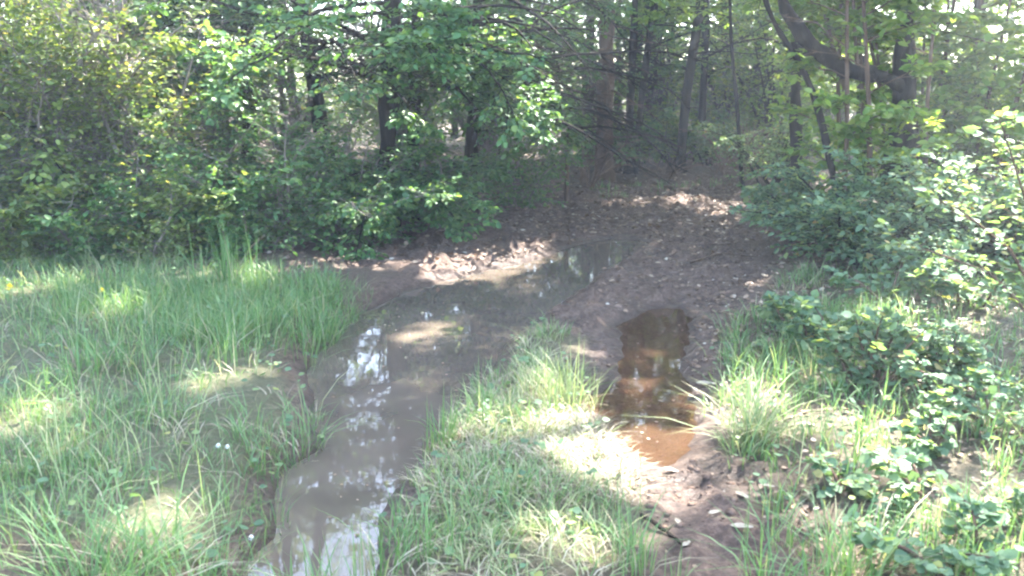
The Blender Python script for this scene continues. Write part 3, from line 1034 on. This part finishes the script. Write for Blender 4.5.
DEEP = "trees standing deep in the wood"
DEEPL = "slender tree standing deep in the wood among many alike"
protos = []
spots = []
rng = np.random.default_rng(200)
cand = [(-14 + 28 * rng.random(), 0) for _ in range(1)]
pxs = [40, 130, 200, 270, 480, 455, 500, 540, 585, 618, 650, 664, 715, 735, 755, 775, 820, 850, 890, 930, 960, 1000, 100, 230, 480, 560, 640, 690, 728, 790, 910, 985, 20, 520, 665, 745, 840]
for i, px in enumerate(pxs):
    Yd = 16.5 + (i * 7.7) % 15
    spots.append((px + rng.uniform(-8, 8), Yd))
DP = [(2.2, 13, 24, 2.5, 18, 0, 180, D_(segs=6, per=2, sub=4, nl=4, sides=5))]
for k in range(3):
    px, Yd = spots[k]
    protos.append(tree("forest_tree", DEEPL, px, Yd, [], 13.5 + k, .09 + .02 * k, DP, 210 + k, leaf=['leaf_far', 'leaf_wood', 'leaf_lime'][k], size=.12, tpl=FAR, group=DEEP, keep=None))
for i, (px, Yd) in enumerate(spots[3:]):
    b = at(px, 200, Yd)
    loc = (b[0], Yd, float(H(b[0], Yd)) - .08)
    copy_tree(protos[int(rng.integers(3))], loc, rng.uniform(0, 6.28), rng.uniform(.75, 1.15), DEEPL, DEEP)

UND = "bushes of the understorey deep in the wood"
UNDL = "leafy understorey bush deep among the trees"
ub = []
pxs = [60, 160, 260, 350, 430, 500, 570, 640, 715, 760, 830, 900, 980, 20, 220, 390, 545, 668, 738, 800, 940, 120, 310, 470, 605, 650, 690, 725, 780, 860]
for i, px in enumerate(pxs):
    Yd = 17.5 + (i * 5.3) % 13
    if i < 3:
        ub.append(shrub("understorey_bush", UNDL, px, Yd, 10, 2.0 + .5 * i, 1.2, 260 + i, ['leaf_far', 'leaf_lime', 'leaf_wood'][i], .10, kw=D_(segs=8, per=3, sub=3, nl=4, sides=5), group=UND, tpl=FAR, cat="bush", leafy=.85))
    else:
        b = at(px, 200, Yd)
        copy_tree(ub[i % 3], (b[0], Yd, float(H(b[0], Yd)) - .05), rng.uniform(0, 6.28), rng.uniform(.7, 1.25), UNDL, UND)

# say where each of the deep trees and bushes shows
MARKS = [(70, "the far left thicket"), (160, "the greyish thicket trunk"), (250, "the slender meadow-edge tree"), (330, "the left-leaning tree"), (450, "the thick puddle-side trunk"), (540, "the sunlit hanging sprays"),
         (592, "the thin brown sapling"), (618, "the bristly conifer"), (655, "the paired trunks"), (710, "the right-leaning tree"), (775, "the brown brush heap"), (830, "the thin arching shoot"), (880, "the elbowed limb"), (940, "the crooked trunk"), (2000, "the right edge's backlit bush")]
ORD = ["first", "second", "third", "fourth", "fifth", "sixth", "seventh"]
for grp, kind_, where in ((DEEP, "slender forest tree", "deep behind"), (UND, "understorey bush", "far back behind")):
    bins = {}
    for o in [o for o in bpy.data.objects if o.get("group") == grp]:
        px = 512 + F * o.location.x / o.location.y
        mk = next(t for lim, t in MARKS if px < lim)
        bins.setdefault(mk, []).append((px, o))
    for mk, os_ in bins.items():
        for k, (_, o) in enumerate(sorted(os_, key=lambda q: q[0])):
            o["label"] = f"{kind_} {where} {mk}" + (f", {ORD[k]} of {len(os_)} from left" if len(os_) > 1 else "")

# far wood that reads as one mass
rng = np.random.default_rng(300)
lv = Leaves()
n = 28000
ang = rng.uniform(-.72, .72, n)
R = rng.uniform(32, 46, n)
P = np.stack([np.sin(ang) * R, np.cos(ang) * R, 15 * rng.random(n) ** 1.1], 1)
dens = fbm(P[:, 0] + P[:, 1] * .7, P[:, 2] * 1.3, .5, 71, 3)
P = P[dens > -.22]
lv.add(P, rng.normal(0, 1, P.shape) - Z * .5, rng.normal(0, 1, P.shape) + Z * .6, .34 * rng.uniform(.6, 1.3, len(P)))
o = lv.build("distant_woodland", M['leaf_far'], None, (0, 0, 0), FAR, rng)
tag(o, "mass of green leaves of the wood farthest away", "woodland", kind="stuff")

# dead brush at the end of the track
rng = np.random.default_rng(310)
for i, (px, Y, n, h, s, lab) in enumerate([(745, 14.2, 15, 1.3, .8, "brown heap of dead brush where the track bends right"), (662, 14.8, 9, .6, .9, "dead branches lying at the feet of the paired trunks"),
                                           (585, 13.6, 12, 1.2, .6, "brown dead twigs at the conifer's left side"), (715, 15.2, 8, .8, .6, "dead brush behind the right-leaning trunk"),
                                           (500, 12.0, 14, .8, .7, "dead twigs under the sprays behind the puddle's far bank"),
                                           (60, 7.9, 10, .8, .9, "bare grey twigs in front of the left thicket"), (150, 8.3, 10, .8, .9, "bare grey twigs below the greyish trunk")]):
    shrub("dead_brush", lab, px, Y, n, h, s, 320 + i, 'leaf_far', twig='dead' if i < 5 else 'twig', leafy=0, cat="brushwood", kw=D_(segs=7, per=2, tw=.5, droop=.2, wob=.2, bare=0))

# ------------------------------------------------------------------ grass


class Blades:
    def __init__(self):
        self.V, self.F, self.n = [], [], 0

    def tufts(self, C, nb, L, w, lean, rad, rng, seedheads=0.0):
        N = len(C) * nb
        c = np.repeat(C, nb, 0)
        az = rng.uniform(0, 2 * math.pi, N)
        rr = rad * np.sqrt(rng.random(N))
        x, y = c[:, 0] + np.cos(az) * rr, c[:, 1] + np.sin(az) * rr
        z = H(x, y) - .008
        ok = z > -.035
        x, y, z, az = x[ok], y[ok], z[ok], az[ok]
        N = len(x)
        az = az + rng.normal(0, .6, N)
        d = np.stack([np.cos(az), np.sin(az), np.zeros(N)], 1)
        l_ = np.repeat(np.broadcast_to(L, len(C)), nb)[ok] * rng.uniform(.45, 1.15, N)
        le = np.clip(rng.normal(lean, .34, N), .02, 1.4)
        B = np.stack([x, y, z], 1)
        side = np.stack([-np.sin(az + rng.normal(0, .8, N)), np.cos(az), np.zeros(N)], 1)
        ts = np.array([0, .34, .7, 1.0])
        ws = np.array([.8, 1, .7, 0])
        V = np.zeros((N, 7, 3))
        for k, (t, ww) in enumerate(zip(ts, ws)):
            c_ = B + d * (l_ * le * t ** 1.7)[:, None] + Z * (l_ * (t - .42 * le * t * t))[:, None]
            if k < 3:
                o_ = side * (w * ww * .5)
                V[:, 2 * k] = c_ - o_
                V[:, 2 * k + 1] = c_ + o_
            else:
                V[:, 6] = c_
        b = np.arange(N)[:, None, None] * 7 + self.n
        self.V.append(V.reshape(-1, 3))
        self.F.append(((b + np.array([[0, 1, 3, 2], [2, 3, 5, 4]])[None]).reshape(-1, 4), (b + np.array([[4, 5, 6]])[None]).reshape(-1, 3)))
        self.n += N * 7

    def build(self, name, mat, parent=None, origin=(0, 0, 0)):
        mb = MB()
        mb.v = self.V
        mb.f = [f[0] for f in self.F] + [f[1] for f in self.F]
        mb.n = self.n
        return mb.build(name, mat, parent, origin, smooth=False)


def scatter(P, n, rng, margin=0.0, dens=None):
    lo, hi = P.min(0), P.max(0)
    lo, hi = np.maximum(lo, [-7, 1.6]), np.minimum(hi, [7, 14])
    q = lo + (hi - lo) * rng.random((n, 2))
    s = sdf(q[:, 0], q[:, 1], P) + .22 * np.maximum(fbm(q[:, 0], q[:, 1], 2.6, 57, 3), -.15)
    k = s < margin
    if dens is not None:
        k &= rng.random(n) < dens(q, s)
    # leave out what stands well outside the view
    k &= np.abs(q[:, 0]) < .66 * q[:, 1] + .35
    return q[k]


rng = np.random.default_rng(400)
BARE_AT = G(608, 445, .1)[:2]          # almost bare sunlit patch of the strip; its pale straw adds brightness
gb = Blades()
clump = lambda q, s: np.clip(.55 + 1.3 * fbm(q[:, 0], q[:, 1], 1.6, 61, 3), .06, 1) * np.clip(1.25 - q[:, 1] / 14, .3, 1)
C = scatter(MEADOW, 5200, rng, .03, clump)
gb.tufts(C, 12, rng.uniform(.06, .19, len(C)), .004, .65, .10, rng)
C = scatter(MEADOW, 420, rng, 0, clump)
gb.tufts(C, 8, rng.uniform(.16, .34, len(C)), .0042, .6, .12, rng)
back = poly([(60, 345), (60, 305), (330, 300), (350, 318), (335, 345), (200, 370)])
C = scatter(back, 900, rng, 0)
gb.tufts(C, 9, rng.uniform(.10, .28, len(C)), .006, .5, .08, rng)
C = scatter(VERGE, 3600, rng, 0, lambda q, s: np.clip(.45 + 1.6 * fbm(q[:, 0], q[:, 1], 1.3, 62, 3) - .05 * (q[:, 1] - 4), .03, 1))
gb.tufts(C, 10, rng.uniform(.08, .24, len(C)), .0055, .5, .06, rng)
C = scatter(STRIP, 1500, rng, .03, lambda q, s: np.clip(.55 + 1.4 * fbm(q[:, 0], q[:, 1], 2.0, 63, 3), .08, 1) * np.clip(1.9 - .32 * q[:, 1], .12, 1) * (1 - .85 * np.exp(-((q - BARE_AT) ** 2).sum(1) / .16)))
gb.tufts(C, 9, rng.uniform(.06, .19, len(C)), .004, .6, .07, rng)
edge = poly([(580, 190), (740, 182), (745, 196), (700, 198), (600, 205)])
C = scatter(edge, 70, rng, 0)
gb.tufts(C, 8, rng.uniform(.08, .2, len(C)), .01, .4, .08, rng)
tag(gb.build("meadow_grass", M['grass']), "green grass covering the meadow, centre strip and verge", "grass", kind="stuff")
gb = Blades()
C = scatter(STRIP, 800, rng, -.05)
gb.tufts(C, 8, rng.uniform(.05, .14, len(C)), .0045, .8, .06, rng)
C = scatter(MEADOW, 900, rng, 0, clump)
gb.tufts(C, 4, rng.uniform(.2, .45, len(C)), .004, .6, .08, rng)
C = scatter(VERGE, 300, rng, 0)
gb.tufts(C, 4, rng.uniform(.12, .3, len(C)), .004, .6, .06, rng)
tag(gb.build("pale_grass", M['grass_pale']), "paler seeding grass stalks mixed into the meadow and strip", "grass", kind="stuff")
gb = Blades()
C = scatter(STRIP, 650, rng, -.03)
gb.tufts(C, 6, rng.uniform(.05, .14, len(C)), .004, 1.1, .06, rng)
C = scatter(MEADOW, 700, rng, 0)
gb.tufts(C, 5, rng.uniform(.08, .2, len(C)), .004, 1.1, .06, rng)
q = BARE_AT + rng.normal(0, .26, (420, 2))
q = q[sdf(q[:, 0], q[:, 1], STRIP) < 0]
gb.tufts(q, 8, rng.uniform(.04, .11, len(q)), .004, 1.2, .05, rng)
tag(gb.build("dry_grass", M['straw']), "dry straw lying flat between the green blades", "grass", kind="stuff")

for i, (px, py, n, L, w, le, rad, mt, lab) in enumerate([
        (555, 395, 150, .38, .005, .42, .14, 'grass_pale', "tall pale seeding tussock on the centre strip beside the rusty puddle"),
        (440, 425, 170, .34, .0055, .3, .12, 'grass', "dark green tussock standing at the puddle's edge on the centre strip"),
        (500, 372, 80, .2, .005, .35, .12, 'grass', "green tussock at the far tip of the centre strip"),
        (375, 560, 170, .32, .0055, .5, .16, 'grass', "arching tussock overhanging the puddle in the bottom foreground"),
        (755, 432, 190, .36, .006, .75, .07, 'grass_pale', "sunlit tussock of arching blades right of the rusty puddle"),
        (150, 590, 230, .42, .006, .75, .12, 'grass', "big tussock with long arching blades in the bottom left foreground"),
        (850, 575, 200, .34, .006, .6, .15, 'grass', "bright green tussock at the bottom edge right of the muddy track"),
        (230, 300, 70, .75, .009, .22, .10, 'grass', "tall reed-like grass clump at the back of the meadow by the bushes"),
        (325, 335, 190, .38, .006, .4, .18, 'grass', "lush tussock at the meadow's corner beside the puddle"),
        (300, 445, 130, .28, .005, .6, .12, 'grass', "tussock on the crumbling bank left of the puddle"),
        (635, 560, 60, .28, .006, .2, .06, 'grass', "upright green tuft at the strip's right edge in the foreground"),
        (540, 332, 40, .16, .005, .4, .08, 'grass', "small tuft at the mud's edge where the strip begins"),
        (225, 365, 150, .36, .006, .4, .15, 'grass', "tall tussock in the middle of the meadow"),
        (90, 385, 140, .34, .006, .45, .16, 'grass', "tussock on the left side of the meadow"),
]):
    g = G(px, py, .1)
    o0 = np.array([g[0], g[1], float(H(g[0], g[1]))])
    gb = Blades()
    gb.tufts(o0[None, :2] + rng.normal(0, rad * .8, (7, 2)), max(5, n // 7), L * rng.uniform(.6, 1.1, 7), w * .85, le, rad * .7, rng)
    r = empty("grass_tussock", o0, lab, "grass")
    gb.build("blade_clump", M[mt], r, o0)
    gb2 = Blades()
    gb2.tufts(o0[None, :2], max(10, n // 6), L * .8, w * .8, le + .3, rad * 1.1, rng)
    gb2.build("dry_blade_clump", M['straw'], r, o0)

# ------------------------------------------------------------------ ground cover, litter, clods
rng = np.random.default_rng(500)
lv = Leaves()
C = scatter(VERGE, 1800, rng, 0, lambda q, s: np.clip(.5 + 1.4 * fbm(q[:, 0], q[:, 1], 1.5, 66, 3), .05, 1))
for q, k in ((C, 4), (scatter(MEADOW, 700, rng, 0), 3), (scatter(STRIP, 110, rng, 0), 3)):
    c = np.repeat(q, k, 0)
    az = rng.uniform(0, 6.28, len(c))
    r = rng.uniform(0, .06, len(c))
    x, y = c[:, 0] + np.cos(az) * r, c[:, 1] + np.sin(az) * r
    P = np.stack([x, y, H(x, y) + rng.uniform(.015, .10, len(c))], 1)
    P = P[P[:, 2] > .05]
    az = az[:len(P)]
    lv.add(P, np.stack([np.cos(az), np.sin(az), rng.uniform(-.3, .3, len(P))], 1), Z + rng.normal(0, .3, P.shape), rng.uniform(.016, .045, len(P)))
tag(lv.build("ground_cover", M['leaf_blue'], None, (0, 0, 0), ROUND, rng, gaps=False), "low broad leaves carpeting the verge and meadow", "ground cover", kind="stuff")

lv = Leaves()


def litter(q, lo, hi):
    az = rng.uniform(0, 6.28, len(q))
    P = np.stack([q[:, 0], q[:, 1], H(q[:, 0], q[:, 1]) + .012], 1)
    P = P[P[:, 2] > .025]
    az = az[:len(P)]
    lv.add(P, np.stack([np.cos(az), np.sin(az), rng.normal(0, .2, len(P))], 1), Z + rng.normal(0, .3, P.shape), rng.uniform(lo, hi, len(P)))


floor_l = poly([(-100, 262), (330, 262), (430, 272), (560, 250), (640, 235), (745, 235), (735, 184), (300, 180), (-100, 200)])
mudr = poly([(600, 300), (640, 240), (740, 190), (770, 262), (728, 320), (712, 400), (690, 320)])
litter(scatter(floor_l, 9000, rng, .3), .03, .075)
litter(scatter(mudr, 2600, rng, .2), .025, .06)
litter(scatter(VERGE, 5000, rng, .0), .016, .042)
litter(scatter(MUD, 5000, rng, 0), .008, .022)
litter(scatter(mudr, 3500, rng, .3), .012, .035)
q = np.stack([rng.uniform(-9, 9, 7000), rng.uniform(9, 20, 7000)], 1)
litter(q[sdf(q[:, 0], q[:, 1], MAIN) > .2], .05, .10)
litter(scatter(poly([(700, 330), (790, 250), (1024, 250), (1024, 330), (760, 360)]), 2500, rng, .1), .03, .07)
q = np.concatenate([scatter(MAIN, 260, rng, -.05), scatter(SIDE, 160, rng, -.03)])          # leaves afloat
az = rng.uniform(0, 6.28, len(q))
FLOAT = np.stack([q[:, 0], q[:, 1], np.full(len(q), .003)], 1)
tag(lv.build("leaf_litter", M['litter'], None, (0, 0, 0), LITTER, rng, gaps=False), "brown fallen leaves strewn over track and woodland floor", "leaf litter", kind="stuff")

t_, f_ = FAR
s_ = rng.uniform(.010, .032, len(q))
A_ = np.stack([np.cos(az), np.sin(az), 0 * az], 1)
B_ = np.stack([-np.sin(az), np.cos(az), 0 * az], 1)
V = FLOAT[:, None] + s_[:, None, None] * (t_[None, :, 0:1] * B_[:, None] + t_[None, :, 1:2] * A_[:, None] + np.array([0, 0, .06]))
mb = MB()
mb.add(V.reshape(-1, 3), (np.arange(len(q))[:, None, None] * 4 + f_[None]).reshape(-1, 4))
tag(mb.build("floating_litter", M['litter']), "specks of leaf and debris afloat on the two puddles", "leaf litter", kind="stuff")

# clods of churned mud
ico_v = np.array([[0, 0, 1], [.89, 0, .45], [.28, .85, .45], [-.72, .53, .45], [-.72, -.53, .45], [.28, -.85, .45], [.72, .53, -.4], [-.28, .85, -.4], [-.89, 0, -.4], [-.28, -.85, -.4], [.72, -.53, -.4], [0, 0, -.8]])
ico_f = np.array([[0, 1, 2], [0, 2, 3], [0, 3, 4], [0, 4, 5], [0, 5, 1], [1, 6, 2], [2, 7, 3], [3, 8, 4], [4, 9, 5], [5, 10, 1], [2, 6, 7], [3, 7, 8], [4, 8, 9], [5, 9, 10], [1, 10, 6]])
q = scatter(MUD, 12000, rng, .05, lambda q, s: np.clip(.35 + 1.6 * fbm(q[:, 0], q[:, 1], 1.8, 68, 3), .05, 1))
near_q = scatter(MUD, 24000, rng, .02, lambda q, s: (q[:, 1] < 5.5) * np.clip(.3 + 1.6 * fbm(q[:, 0], q[:, 1], 3.5, 69, 3), .03, 1))
q = np.concatenate([q, near_q])
z = H(q[:, 0], q[:, 1])
k = (z > .008) & (puddle_sd(q[:, 0], q[:, 1]) > .04)
q, z = q[k], z[k]
s = .004 + .017 * rng.random(len(q)) ** 4
V = ico_v[None] * s[:, None, None] * rng.uniform(.6, 1.35, (len(q), 12, 3)) * np.array([1.2, 1.2, .75])
V += np.stack([q[:, 0], q[:, 1], z + s * .2], 1)[:, None]
mb = MB()
mb.add(V.reshape(-1, 3), (np.arange(len(q))[:, None, None] * 12 + ico_f[None]).reshape(-1, 3))
M['clod'] = noisemat("churned_mud", [(.3, (.05, .030, .021)), (.7, (.17, .115, .082))], 20, .75, .5, 60)
tag(mb.build("mud_clods", M['clod']), "crumbs and clods of churned mud along the ruts", "mud", kind="stuff")

# single things lying on the track
M['pale_leaf'] = noisemat("bleached_leaf", [(.3, (.16, .135, .10)), (.7, (.28, .245, .19))], 30, .6, .2, 60)
M['dry_leaf'] = noisemat("tan_leaf", [(.3, (.24, .18, .12)), (.7, (.36, .29, .22))], 30, .6, .2, 60)
for px, py, sz, rz, mt, lab in [
        (706, 381, .12, 1.5, 'pale_leaf', "long pale dead leaf on the mud right of the rusty puddle"),
        (671, 467, .07, 1.0, 'pale_leaf', "small pale leaf at the near tip of the rusty puddle"),
        (741, 535, .085, 1.45, 'pale_leaf', "pale curled leaf lying across the muddy track in the foreground"),
        (678, 522, .05, .2, 'pale_leaf', "whitish leaf scrap on the foreground mud, left of the dark stick"),
        (714, 520, .06, 2.0, 'pale_leaf', "whitish leaf on the mud between the dark stick and the verge"),
        (742, 499, .07, .6, 'dry_leaf', "tan leaf on the mud below the sunlit tussock"),
        (686, 549, .05, 2.4, 'pale_leaf', "tiny pale leaf below the dark stick on the mud"),
        (767, 487, .06, 1.2, 'pale_leaf', "light leaf at the grass edge right of the mud"),
        (805, 440, .08, 1.3, 'pale_leaf', "sunlit dead leaf among the verge grass right of the tussock"),
]:
    g = G(px, py, .05)
    o0 = np.array([g[0], g[1], float(H(g[0], g[1])) + .014])
    t, f = LITTER
    u = np.linspace(0, 1, 7)
    wv = np.sin(np.pi * np.clip(u, .02, .98)) ** .7 * .21
    top = []
    for uu, ww in zip(u, wv):
        for e in (-1, -.5, 0, .5, 1):
            top.append((e * ww, uu - .5, .02 * abs(e) + .03 * math.sin(3 * uu) + .02 * math.sin(9 * uu + e * 2)))
    top = np.array(top) * sz
    c, s_ = math.cos(rz), math.sin(rz)
    R = np.array([[c, -s_, 0], [s_, c, 0], [0, 0, 1]])
    V = top @ R.T
    V2 = V - Z * .0012
    n_ = len(V)
    qd = []
    for i in range(6):
        for j in range(4):
            a_ = i * 5 + j
            qd.append((a_, a_ + 1, a_ + 6, a_ + 5))
    qd = np.array(qd)
    mb = MB()
    mb.add(np.concatenate([V, V2]) + o0, qd, qd[:, ::-1] + n_)
    tag(mb.build("fallen_leaf", M[mt], None, o0), lab, "leaf", "single fallen leaves on the muddy track")

for pts, r, mt, lab in [
        ([(640, 512), (668, 530), (684, 547)], .009, 'bark', "dark stick lying on the foreground mud"),
        ([(168, 262), (186, 268), (192, 252), (200, 245)], .012, 'twig', "curved grey stick at the back of the meadow"),
        ([(690, 268), (720, 262), (752, 258)], .012, 'bark_brown', "long brown stick on the litter at the track's right side"),
        ([(680, 250), (705, 246), (735, 247)], .011, 'bark_brown', "brown stick beyond the long one beside the track"),
        ([(690, 200), (655, 190), (640, 178)], .03, 'dead', "fallen branch at the foot of the paired trunks"),
]:
    P = []
    for px, py in pts:
        g = G(px, py, .06)
        P.append([g[0], g[1], float(H(g[0], g[1])) + r])
    P = spline(P, 12)
    P += np.random.default_rng(int(r * 1e4)).normal(0, r * .3, P.shape)
    mb = MB()
    tube(mb, P, np.linspace(r, r * .4, 12), 7, .1, rng)
    k = len(P) // 2
    prisms(mb, P[k:k + 1], P[k:k + 1] + np.array([[.05, .04, .03]]) * r * 60, [r * .5], [r * .15])
    tag(mb.build("stick", M[mt], None, P[0]), lab, "stick", "sticks lying on the ground")

# clover and other small flowers
M['white_petal'] = noisemat("white_petal", [(.3, (.6, .6, .56)), (.7, (.78, .78, .74))], 60, .7, .2, 90)
M['yellow_petal'] = noisemat("yellow_petal", [(.3, (.6, .42, .03)), (.7, (.75, .6, .06))], 60, .7, .2, 90)
for px, py, h, sz, mt, lab in [
        (217, 461, .08, .012, 'white_petal', "white clover head in the meadow, left one of a close pair"),
        (226, 461, .09, .011, 'white_petal', "white clover head in the meadow, right one of a close pair"),
        (247, 521, .07, .012, 'white_petal', "white clover head near the puddle's crumbling left bank"),
        (14, 330, .22, .03, 'yellow_petal', "yellow flower at the left edge of the meadow"),
        (104, 325, .2, .022, 'yellow_petal', "small yellow flower in the meadow, away from the left edge"),
]:
    g = G(px, py, .15)
    o0 = np.array([g[0], g[1], float(H(g[0], g[1]))])
    r = empty("meadow_flower", o0, lab, "flower", "small flowers in the meadow")
    mb = MB()
    tip = o0 + np.array([.01, 0, h])
    tube(mb, spline([o0, o0 + np.array([.004, .003, h * .5]), tip], 6), np.linspace(.002, .0015, 6), 5)
    mb.build("stalk", M['grass'], r, o0)
    mb = MB()
    for k in range(26):
        a_, e_ = k * 2.4, math.asin(1 - 1.5 * (k + .5) / 26)
        d = np.array([math.cos(a_) * math.cos(e_), math.sin(a_) * math.cos(e_), math.sin(e_)])
        u = unit(np.cross(d, np.array([.1, .2, .97])))
        w_ = np.cross(d, u)
        c_ = tip + Z * sz * .4
        mb.add([c_ + d * sz * .2, c_ + d * sz * .7 + u * sz * .22, c_ + d * sz, c_ + d * sz * .7 - u * sz * .22], [[0, 1, 2, 3]])
    mb.build("flower_head", M[mt], r, o0)

# ------------------------------------------------------------------ added haze, lifting dark tones like lens glare
m, n, l, out = newmat("veil_haze")
v = n.new("ShaderNodeVolumePrincipled")
v.inputs["Color"].default_value = (.92, .96, 1, 1)
v.inputs["Density"].default_value = .0046
v.inputs["Anisotropy"].default_value = .45
l.new(v.outputs[0], out.inputs["Volume"])
mb = MB()
x0, x1, y0, y1, z0, z1 = -70, 70, -30, 70, -2, 24
mb.add([(x, y, z) for x in (x0, x1) for y in (y0, y1) for z in (z0, z1)], [[0, 1, 3, 2], [4, 6, 7, 5], [0, 4, 5, 1], [2, 3, 7, 6], [0, 2, 6, 4], [1, 5, 7, 3]])
tag(mb.build("haze", m, smooth=False), "thin added haze that veils the wood like lens glare", "haze", kind="stuff")
